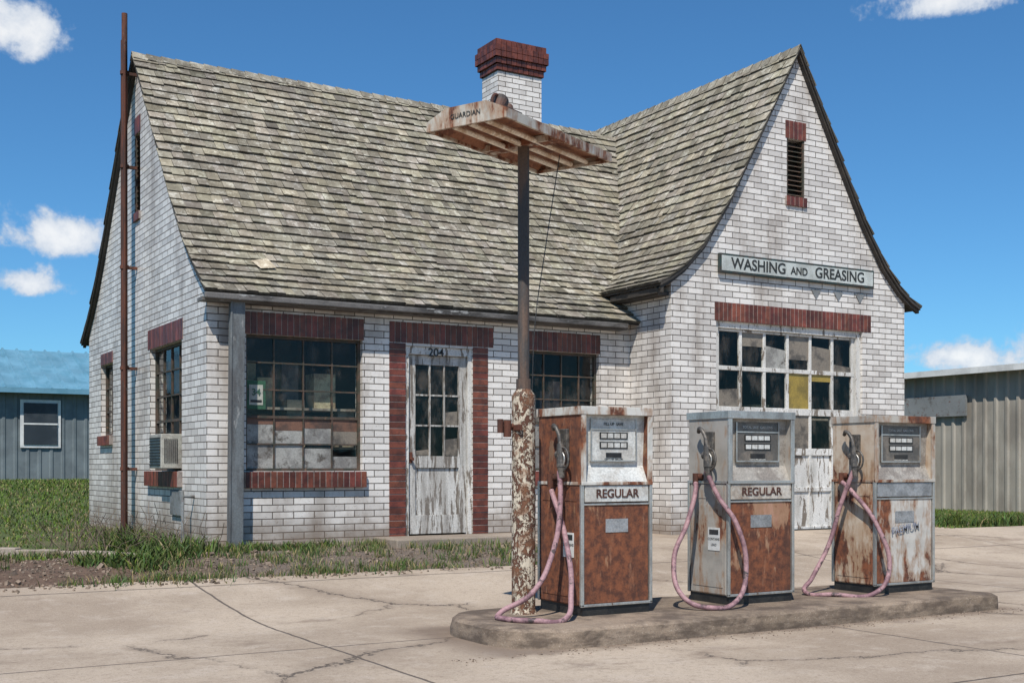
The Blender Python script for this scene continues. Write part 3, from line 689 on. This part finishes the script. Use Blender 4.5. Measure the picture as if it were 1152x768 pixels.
P3b=pumpmat('white_panel_stained',(.56,.53,.48),0,-.045); P3s=pumpmat('cream_side_stained',(.55,.46,.36),0,-.055,(.45,.33,.23))
TOPA=pumpmat('cap_white_stained',(.62,.60,.55),1.0,-.10); TOPB=pumpmat('cap_grey_stained',(.45,.42,.37),1.0,-.08)
gas_pump(4.874,7.188,.63,.60,P1b,P1s,DIALW,'REGULAR',DIALW,TOPA,sticker=True,
 hose=[(4.79,7.36,.92),(4.78,7.33,.7),(4.70,7.3,.35),(4.52,7.3,.05),(4.30,7.4,-.10),(4.26,7.25,-.11),(4.38,7.05,-.11),(4.6,7.0,-.11),(4.72,7.1,.05),(4.8,7.3,.45),(4.81,7.5,.78)])
gas_pump(6.254,7.188,.69,.50,P2b,P2s,DIALG,'REGULAR',LABEL,STEEL,sticker=True,plate=DIALP,hoffs=1,
 hose=[(6.17,7.36,.92),(6.2,7.25,.72),(6.26,7.1,.5),(6.30,7.04,.15),(6.16,6.99,-.07),(5.93,7.0,-.11),(5.78,7.15,-.04),(5.80,7.3,.22),(6.0,7.38,.52),(6.15,7.46,.78),(6.18,7.5,.82)])
gas_pump(7.879,7.188,.74,.50,P3b,P3s,DIALG,'',ALU,TOPB,rightnoz=True,plate=DIALP,hoffs=1,
 hose=[(7.80,7.36,.92),(7.74,7.46,.6),(7.66,7.5,.3),(7.45,7.5,.0),(7.32,7.45,-.1),(7.42,7.22,-.11),(7.72,7.05,-.10),(7.88,7.04,.08),(7.86,7.15,.45),(7.81,7.4,.75),(7.81,7.5,.82)])
text('premium_text','PREMIUM',.085,(8.25,7.187,.42),(R(90),R(-8),0),weathered('faded_blue',(.22,.24,.30),(.42,.42,.42),9),bpy.data.objects['gas_pump.002'],off=.001)
# ------------------------------------------------------------ light pole
LP=empty('pump_island_light',(4.63,7.6,top))
px,py=4.63,7.6
def polemat():
    m,nt,b=begin('flaking_pole_paint'); o=coord(nt)
    vo=noise(nt,coord(nt,scale=(1,1,.7)),26,9,.8,.4)
    c=mix(nt,rng_(nt,vo,.485,.51),(.56,.49,.38),(.10,.042,.025)); c=mix(nt,rng_(nt,noise(nt,o,9,5),.47,.62,0,.85),c,(.20,.09,.045))
    setin(nt,b,'Base Color',c); b.inputs['Roughness'].default_value=.85
    bump(nt,b,mth(nt,'MULTIPLY',rng_(nt,vo,.48,.53),-1.0),1.0,.006); return m
m=MB()
zz=[top,top+.03,.2,.6,1.0,1.4,1.48]
for a,b in zip(zz[:-1],zz[1:]): m.cyl((px,py,a),(px,py,b),.088 if a>top else .1,.088,18)
m.cyl((px,py,1.48),(px,py,1.53),.085,.05,18)
m.obj('lower_post',polemat(),LP)
m=MB(); m.cyl((px,py,1.5),(px,py,3.33),.043,.043,16); m.cyl((px,py,1.52),(px,py,1.6),.055,.055); m.obj('upper_post',weathered('dark_pole_steel',(.055,.05,.047),(.11,.07,.05),6,stretch=(1,1,.2),rough=.7),LP)
m=MB(); m.cyl((px,py,1.25),(px-.2,py+.02,1.25),.02); m.cyl((px-.14,py,1.29),(px-.14,py,1.17),.03); m.cyl((px-.2,py,1.2),(px-.2,py,1.3),.022); m.box(px-.09,px-.07,py-.1,py+.1,1.22,1.26); m.obj('pole_valve',RUST,LP)
ang=R(25.4); A=Vector((math.cos(ang),math.sin(ang),0)); Bv=Vector((-math.sin(ang),math.cos(ang),0))
hc=Vector((px,py,3.33))
def hp(a,b,z): 
    p=hc+A*a+Bv*b; return (p.x,p.y,hc.z+z)
HL,HW=.73,.34
HM=pumpmat('fixture_enamel_rusted',(.50,.46,.39),3,-.03)
m=MB()
sec=[(-HW,0.0),(-HW,.045),(-HW*.5,.12),(HW*.5,.12),(HW,.045),(HW,0.0)]
for (b0,z0),(b1,z1) in zip(sec[:-1],sec[1:]):
    m.face([hp(-HL,b0,z0),hp(HL,b0,z0),hp(HL,b1,z1),hp(-HL,b1,z1)])
for a in(-HL,HL): m.face([hp(a,b,z) for b,z in sec])
m.obj('fixture_canopy',HM,LP,recalc=False)
m=MB()
sec2=[(-HW+.02,.0),(-HW+.05,.035),(HW-.05,.035),(HW-.02,0)]
for (b0,z0),(b1,z1) in zip(sec2[:-1],sec2[1:]): m.face([hp(-HL+.02,b0,z0),hp(HL-.02,b0,z0),hp(HL-.02,b1,z1),hp(-HL+.02,b1,z1)])
m.obj('fixture_reflector',weathered('reflector_rust',(.30,.13,.07),(.16,.06,.035),7,C=(.42,.30,.2),clo=.6,chi=.7),LP,recalc=False)
m=MB()
for b in(-HW,HW-.02):
    m.box(-HL,HL,b,b+.02,-.02,.0,mp=hp)
for a in(-HL,HL-.02): m.box(a,a+.02,-HW+.02,HW-.02,-.02,0,mp=hp)
m.box(-.06,.06,-HW+.02,HW-.02,-.015,.03,mp=hp); m.obj('fixture_rim',HM,LP)
m=MB()
for b in(-.14,.0,.14):
    m.cyl(hp(-HL+.05,b,.0),hp(HL-.05,b,.0),.019,.019,10)
m.obj('fluorescent_tubes',weathered('dusty_tube_glass',(.78,.70,.58),(.55,.40,.27),7,rough=.4),LP)
m=MB(); m.box(-.45,-.2,-.12,.06,.12,.17,mp=hp); m.cyl(hp(-.38,-.03,.17),hp(-.3,.0,.25),.035,.06); m.cyl(hp(-.25,-.03,.16),hp(-.2,.0,.23),.03,.035); tube('fixture_conduit',[hp(-.45,-.03,.13),hp(-.43,-.02,.24),hp(-.33,0,.28),hp(-.2,.0,.2)],.012,RUST,LP); m.obj('fixture_bracket',weathered('dark_bracket',(.05,.04,.035),(.12,.06,.04),9),LP)
text('fixture_text','GUARDIAN',.05,hp(-HL-.004,.0,.05),(R(90),0,ang-R(90)),TXT,LP,ext=.001)
tube('hanging_wire',[hp(.35,-.1,-.01),(4.86,7.66,2.6),(4.74,7.62,2.0),(4.68,7.56,1.5)],.0035,BLACK,LP)
# ------------------------------------------------------------ sheds
def corr(m,p0,p1,z0,z1,step=.3,dep=.03,outn=(0,-1)):
    p0=Vector((p0[0],p0[1],0));p1=Vector((p1[0],p1[1],0)); Lg=(p1-p0).length; d=(p1-p0)/Lg; o=Vector((outn[0],outn[1],0))*dep
    s=0; pt=[]
    while s<Lg:
        for q,k in((0,0),(.6*step,0),(.7*step,1),(.9*step,1)): pt.append(p0+d*min(Lg,s+q)+o*k)
        s+=step
    pt.append(p1)
    for a,b in zip(pt[:-1],pt[1:]): m.face([(a.x,a.y,z0),(b.x,b.y,z0),(b.x,b.y,z1),(a.x,a.y,z1)])
S1=empty('metal_shed',(2,42,.4))
m=MB(); corr(m,(-14,40),(11,40),.3,3.42,.35,.03); m.face([(11,40,.3),(11,47,.3),(11,47,3.4),(11,43.5,4.9),(11,40,3.4)]); m.face([(-14,47,.3),(11,47,.3),(11,47,3.4),(-14,47,3.4)]); m.face([(-14,40,.3),(-14,47,.3),(-14,47,3.4),(-14,43.5,4.9),(-14,40,3.4)])
m.obj('shed_walls',SHEDW,S1,recalc=False)
m=MB()
for y0_,z0_,y1_,z1_ in((39.6,3.35,43.5,4.9),(47.4,3.35,43.5,4.9)):
    m.face([(-14.3,y0_,z0_),(11.3,y0_,z0_),(11.3,y1_,z1_),(-14.3,y1_,z1_)])
    x=-14.3
    while x<11.3: m.face([(x,y0_,z0_+.06),(x+.05,y0_,z0_+.06),(x+.05,y1_,z1_+.06),(x,y1_,z1_+.06)]); m.face([(x+.05,y0_,z0_+.06),(x+.08,y0_,z0_+.003),(x+.08,y1_,z1_+.003),(x+.05,y1_,z1_+.06)]);m.face([(x,y0_,z0_+.06),(x-.03,y0_,z0_+.003),(x-.03,y1_,z1_+.003),(x,y1_,z1_+.06)]); x+=.45
m.box(-14.3,11.3,39.55,39.62,3.24,3.4); m.obj('shed_roof',TEAL,S1,recalc=False)
m=MB(); m.box(6.0,7.2,39.93,39.96,1.55,3.05); m.box(1.0,2.2,39.93,39.96,1.55,3.05); m.obj('shed_window_frames',TRIMW,S1)
m=MB(); m.box(6.1,7.1,39.90,39.925,1.65,2.95); m.box(1.1,2.1,39.9,39.925,1.65,2.95); m.obj('shed_window_panes',weathered('dark_pane',(.04,.05,.06),(.06,.07,.08),1,rough=.2),S1)
m=MB(); m.box(6.1,7.1,39.885,39.898,2.27,2.32); m.obj('shed_window_rail',TRIMW,S1)
S2=empty('metal_warehouse',(25,16,0))
m=MB(); corr(m,(21.7,9),(21.7,22.5),-.3,3.03,.27,.035,(-1,0)); 
m.face([(21.7,22.5,-.3),(29,22.5,-.3),(29,22.5,3),(21.7,22.5,3)]); m.face([(21.7,9,-.3),(29,9,-.3),(29,9,3),(25.3,9,3.1),(21.7,9,3)]); m.obj('warehouse_walls',SHEDT,S2,recalc=False)
m=MB(); m.face([(21.45,8.8,3.05),(21.45,22.7,3.05),(25.3,22.7,3.18),(25.3,8.8,3.18)]); m.face([(29.2,8.8,3.05),(29.2,22.7,3.05),(25.3,22.7,3.18),(25.3,8.8,3.18)]); m.box(21.4,21.5,8.8,22.7,2.93,3.06); m.obj('warehouse_roof',TRIMW,S2,recalc=False)
m=MB(); m.box(21.60,21.66,17.2,18.9,2.05,2.5); m.obj('warehouse_vent_panel',GREY,S2)
# ------------------------------------------------------------ vegetation
def vegmat(name):
    m,nt,b=begin(name)
    a=nd(nt,'ShaderNodeAttribute',{'attribute_name':'col'}).outputs[0]
    setin(nt,b,'Base Color',a); b.inputs['Roughness'].default_value=.7
    try: b.inputs['Specular IOR Level'].default_value=.25
    except: pass
    return m
VEG=vegmat('grass_blades')
def blades(name,px_,py_,hh,ww,colf,lean=.5,zoff=0.0):
    n=len(px_); ang=rng.uniform(0,2*math.pi,n); la=rng.uniform(0,2*math.pi,n); ln=rng.uniform(.1,1,n)*lean*hh
    z=np.array([gz(a,b)-.005+(.042 if b<yedge(a) else 0) for a,b in zip(px_,py_)])+zoff
    dx=np.cos(ang)*ww/2; dy=np.sin(ang)*ww/2; lx=np.cos(la)*ln; ly=np.sin(la)*ln
    V=np.zeros((n,5,3),np.float32)
    V[:,0]=np.stack([px_-dx,py_-dy,z],1); V[:,1]=np.stack([px_+dx,py_+dy,z],1)
    V[:,2]=np.stack([px_+dx*.7+lx*.35,py_+dy*.7+ly*.35,z+hh*.6],1); V[:,3]=np.stack([px_-dx*.7+lx*.35,py_-dy*.7+ly*.35,z+hh*.6],1)
    V[:,4]=np.stack([px_+lx,py_+ly,z+hh],1)
    i=np.arange(n)*5
    q=np.stack([i,i+1,i+2,i+3],1).tolist(); t=np.stack([i+3,i+2,i+4],1).tolist()
    me=bpy.data.meshes.new(name); me.from_pydata(V.reshape(-1,3).tolist(),[],q+t); me.materials.append(VEG)
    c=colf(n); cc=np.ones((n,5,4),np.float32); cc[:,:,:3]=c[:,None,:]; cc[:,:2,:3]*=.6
    ca=me.attributes.new('col','FLOAT_COLOR','POINT'); ca.data.foreach_set('color',cc.ravel())
    o=bpy.data.objects.new(name,me); scene.collection.objects.link(o); return o
def green(n,dry=.2,base=(.085,.13,.028)):
    g=rng.uniform(.6,1.4,n)[:,None]; base=np.where(rng.random(n)[:,None]<dry,np.array([[.26,.21,.10]]),np.array([base]))
    base=base+rng.uniform(-.015,.02,(n,3)); return np.clip(base*g,.005,1)
n=66000
x=rng.uniform(-6,9,n); y=13.0+27*rng.random(n)**1.3
k=(x<3.9)|(y>20.6); x,y=x[k],y[k]
den=np.array([mnoise.noise(Vector((a*.6,b*.6,2)))+.5*mnoise.noise(Vector((a*2,b*2,5))) for a,b in zip(x,y)]); k=(den>.12-(y-13)*.08)|(y>18); x,y=x[k],y[k]
sc=1+(y-14)/24
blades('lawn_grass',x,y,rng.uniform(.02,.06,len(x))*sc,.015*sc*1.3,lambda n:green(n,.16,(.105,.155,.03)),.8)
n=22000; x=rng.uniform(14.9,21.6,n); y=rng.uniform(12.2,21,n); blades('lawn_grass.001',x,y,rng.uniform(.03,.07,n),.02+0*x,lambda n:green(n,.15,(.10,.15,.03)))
def clumps(cent,per,rad):
    X=[];Y=[]
    for (a,b) in cent:
        m_=rng.integers(per//4,per); rr=rad*rng.uniform(.4,1.4); X.append(a+rng.normal(0,rr,m_)); Y.append(b+rng.normal(0,rr,m_))
    return np.concatenate(X),np.concatenate(Y)
cent=[(rng.uniform(2.8,7.4),rng.uniform(11.1,13.2)) for _ in range(95)]+[(rng.uniform(2.0,6.2),13.5+rng.normal(0,.12)) for _ in range(60)]+[(3.85+rng.normal(0,.1),rng.uniform(13.5,20)) for _ in range(50)]+[(rng.uniform(2,7.8),10.98+rng.normal(0,.06)) for _ in range(60)]+[(rng.uniform(-3,3.5),rng.uniform(11.6,15)) for _ in range(70)]
x,y=clumps(cent,75,.085)
k=~((x>X0-.02)&(y>13.72))&~((x>6.2)&(y>13.05)); x,y=x[k],y[k]
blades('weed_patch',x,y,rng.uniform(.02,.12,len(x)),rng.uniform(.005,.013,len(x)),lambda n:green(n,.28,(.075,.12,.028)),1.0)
cent=[(3.7,13.3),(3.3,13.0),(3.9,13.45),(3.0,13.5),(3.45,12.6),(4.7,13.5),(3.8,14.6),(3.75,15.4),(5.5,13.5),(3.75,16.4),(3.2,13.7),(2.8,12.1),(2.6,12.35),(3.1,12.3),(2.95,11.9),(5.0,13.4),(4.3,13.3)]
x,y=clumps(cent,280,.12); k=~((x>X0-.02)&(y>13.72)&(x<14.7)); x,y=x[k],y[k]
blades('broadleaf_weeds',x,y,rng.uniform(.05,.24,len(x))*np.where(x>4.1,.5,np.where(y<12.7,.75,1)),rng.uniform(.010,.030,len(x)),lambda n:green(n,.08)*.85,1.1)
cent=[(15.9,12.8),(16.3,12.6),(15.5,13.1),(16.9,12.5),(17.4,12.45)]
x,y=clumps(cent,300,.15)
blades('broadleaf_weeds.001',x,y,rng.uniform(.05,.28,len(x)),rng.uniform(.010,.030,len(x)),lambda n:green(n,.08)*.8,1.0)
m=MB()
for i in range(130):
    a=rng.uniform(2.4,4.0); b=rng.uniform(12.8,15.5); z=hgt(a,b)
    p=Vector((a,b,z)); dr=Vector((rng.normal(0,.6),rng.normal(0,.6),1)).normalized()
    for s in range(3):
        q=p+dr*rng.uniform(.07,.22); m.cyl(p,q,.004,.003,4,caps=False); p=q; dr=(dr+Vector((rng.normal(0,.4),rng.normal(0,.4),rng.normal(0,.3)))).normalized()
m.obj('dead_stalks',weathered('dry_stalk',(.16,.12,.08),(.1,.07,.05),9),None)
m=MB()
for i in range(4200):
    a=rng.uniform(-1,8.2); b=rng.uniform(10.7,13.1)
    r=rng.uniform(.005,.016)*(1 if rng.random()<.96 else 2)
    if i%9==0: a=rng.uniform(3.5,9.5); b=6.66-abs(rng.normal(0,.12)); r=rng.uniform(.002,.006)
    z=gz(a,b)+.0 if b>yedge(a) else hgt(a,b)+.03
    z+=r*.2; g=rng.uniform(.5,1.3)
    xf=Matrix.Translation((a,b,z))@Matrix.Rotation(rng.uniform(0,6),4,Vector(rng.normal(0,1,3)).normalized())
    m.box(-r,r,-r*.8,r*.7,-r*.6,r*.6,xf=xf,col=(g,g*.93,g*.85))
m.obj('gravel',weathered('stone_chips',(.24,.19,.15),(.16,.125,.095),9,attr=True))
m=MB()
pth=[(1.1,14.6),(1.9,14.1),(2.6,13.4),(3.1,12.6)]
for (a,b),(c,d) in zip(pth[:-1],pth[1:]):
    n_=4
    for i in range(n_):
        t=(i+.5)/n_; X_=a+(c-a)*t;Y_=b+(d-b)*t; xf=Matrix.Translation((X_,Y_,hgt(X_,Y_)+.03))@Matrix.Rotation(math.atan2(d-b,c-a)+rng.normal(0,.08),4,'Z')
        m.box(-.125,.12,-.06,.06,-.08,.03+rng.normal(0,.008),xf=xf)
m.obj('border_kerb',CUR,bevel=.01)
# ------------------------------------------------------------ world
SUN_EL=R(53); SUN_AZ=R(42)
sd=Vector((-math.sin(SUN_AZ)*math.cos(SUN_EL),-math.cos(SUN_AZ)*math.cos(SUN_EL),math.sin(SUN_EL)))
w=bpy.data.worlds.new("World"); scene.world=w; w.use_nodes=True; nt=w.node_tree; nt.nodes.clear()
out=nd(nt,'ShaderNodeOutputWorld'); bg=nd(nt,'ShaderNodeBackground',{},{'Strength':.1}); nt.links.new(bg.outputs[0],out.inputs[0])
sky=nd(nt,'ShaderNodeTexSky',{'sky_type':'NISHITA','sun_disc':False,'sun_elevation':SUN_EL,'sun_rotation':math.atan2(sd.x,sd.y),'air_density':1.0,'dust_density':.25,'ozone_density':3.0,'altitude':500})
tc=nd(nt,'ShaderNodeTexCoord').outputs['Generated']
Fw=Vector((math.cos(R(59.2)),math.sin(R(59.2)),0)); Rw=Vector((Fw.y,-Fw.x,0)); Up=Vector((0,0,1))
clouds=[(8,36,95,52),(62,262,88,46),(28,318,64,30),(1058,2,120,32),(1078,402,100,28),(1230,380,90,50),(-160,290,120,70),(1500,330,200,60)]
n1=nd(nt,'ShaderNodeTexNoise',{},{'Vector':tc,'Scale':16.0,'Detail':6.0,'Roughness':.62,'Distortion':.2}).outputs[0]
n2=nd(nt,'ShaderNodeTexNoise',{},{'Vector':tc,'Scale':48.0,'Detail':4.0,'Roughness':.6}).outputs[0]
nn=mth(nt,'ADD',mth(nt,'MULTIPLY',mth(nt,'SUBTRACT',n1,.5),2.2),mth(nt,'MULTIPLY',mth(nt,'SUBTRACT',n2,.5),1.3))
best=None
for (u,v,cw,ch) in clouds:
    C=(Fw+Rw*((u-576)/1352)+Up*((525-v)/1352)); k=1/C.length; C=C.normalized()
    cr=C.cross(Up).normalized(); cu=cr.cross(C).normalized()
    dt=lambda vec:nd(nt,'ShaderNodeVectorMath',{'operation':'DOT_PRODUCT'},{0:tc,1:tuple(vec)}).outputs['Value']
    ex=mth(nt,'MULTIPLY',dt(cr),1352/(k*cw)); ey=mth(nt,'MULTIPLY',dt(cu),1352/(k*ch))
    r=mth(nt,'SQRT',mth(nt,'ADD',mth(nt,'MULTIPLY',ex,ex),mth(nt,'MULTIPLY',ey,ey)))
    s=mth(nt,'SUBTRACT',.78,r)
    s=mth(nt,'SUBTRACT',s,rng_(nt,ey,-.3,-1.0,0,.5))
    s=mth(nt,'SUBTRACT',s,mth(nt,'MULTIPLY',mth(nt,'LESS_THAN',dt(C),0.0),100.0))
    best=s if best is None else mth(nt,'MAXIMUM',best,s)
al=rng_(nt,mth(nt,'ADD',best,nn),.0,.5)
al=mth(nt,'MULTIPLY',al,rng_(nt,best,-.35,.05))
hs=nd(nt,'ShaderNodeMix',{'data_type':'RGBA','blend_type':'MULTIPLY'},{0:1.0,6:sky.outputs[0],7:(.50,.93,1.20,1)}).outputs[2]
cc=mix(nt,rng_(nt,mth(nt,'ADD',best,nn),.1,1.0),(5.6,6.4,7.6),(9.4,9.5,9.6))
fin=mix(nt,mth(nt,'MULTIPLY',al,.93),hs,cc)
nt.links.new(fin,bg.inputs[0])
sl=bpy.data.lights.new('sun','SUN'); sl.energy=5.0; sl.angle=R(.5); sl.color=(1,.95,.87)
so=bpy.data.objects.new('sun',sl); so.rotation_euler=(-sd).to_track_quat('-Z','Y').to_euler(); so.location=(0,0,20); scene.collection.objects.link(so)
# ------------------------------------------------------------ camera
cam=bpy.data.cameras.new('camera'); cam.lens=42.25; cam.sensor_width=36; cam.shift_y=.1224; cam.clip_end=4000; cam.clip_start=.05
co=bpy.data.objects.new('camera',cam); co.location=(0,0,.95); co.rotation_euler=(R(90),0,R(-30.8)); scene.collection.objects.link(co)
scene.camera=co
scene.view_settings.view_transform='Standard'; scene.view_settings.look='None'; scene.view_settings.exposure=0
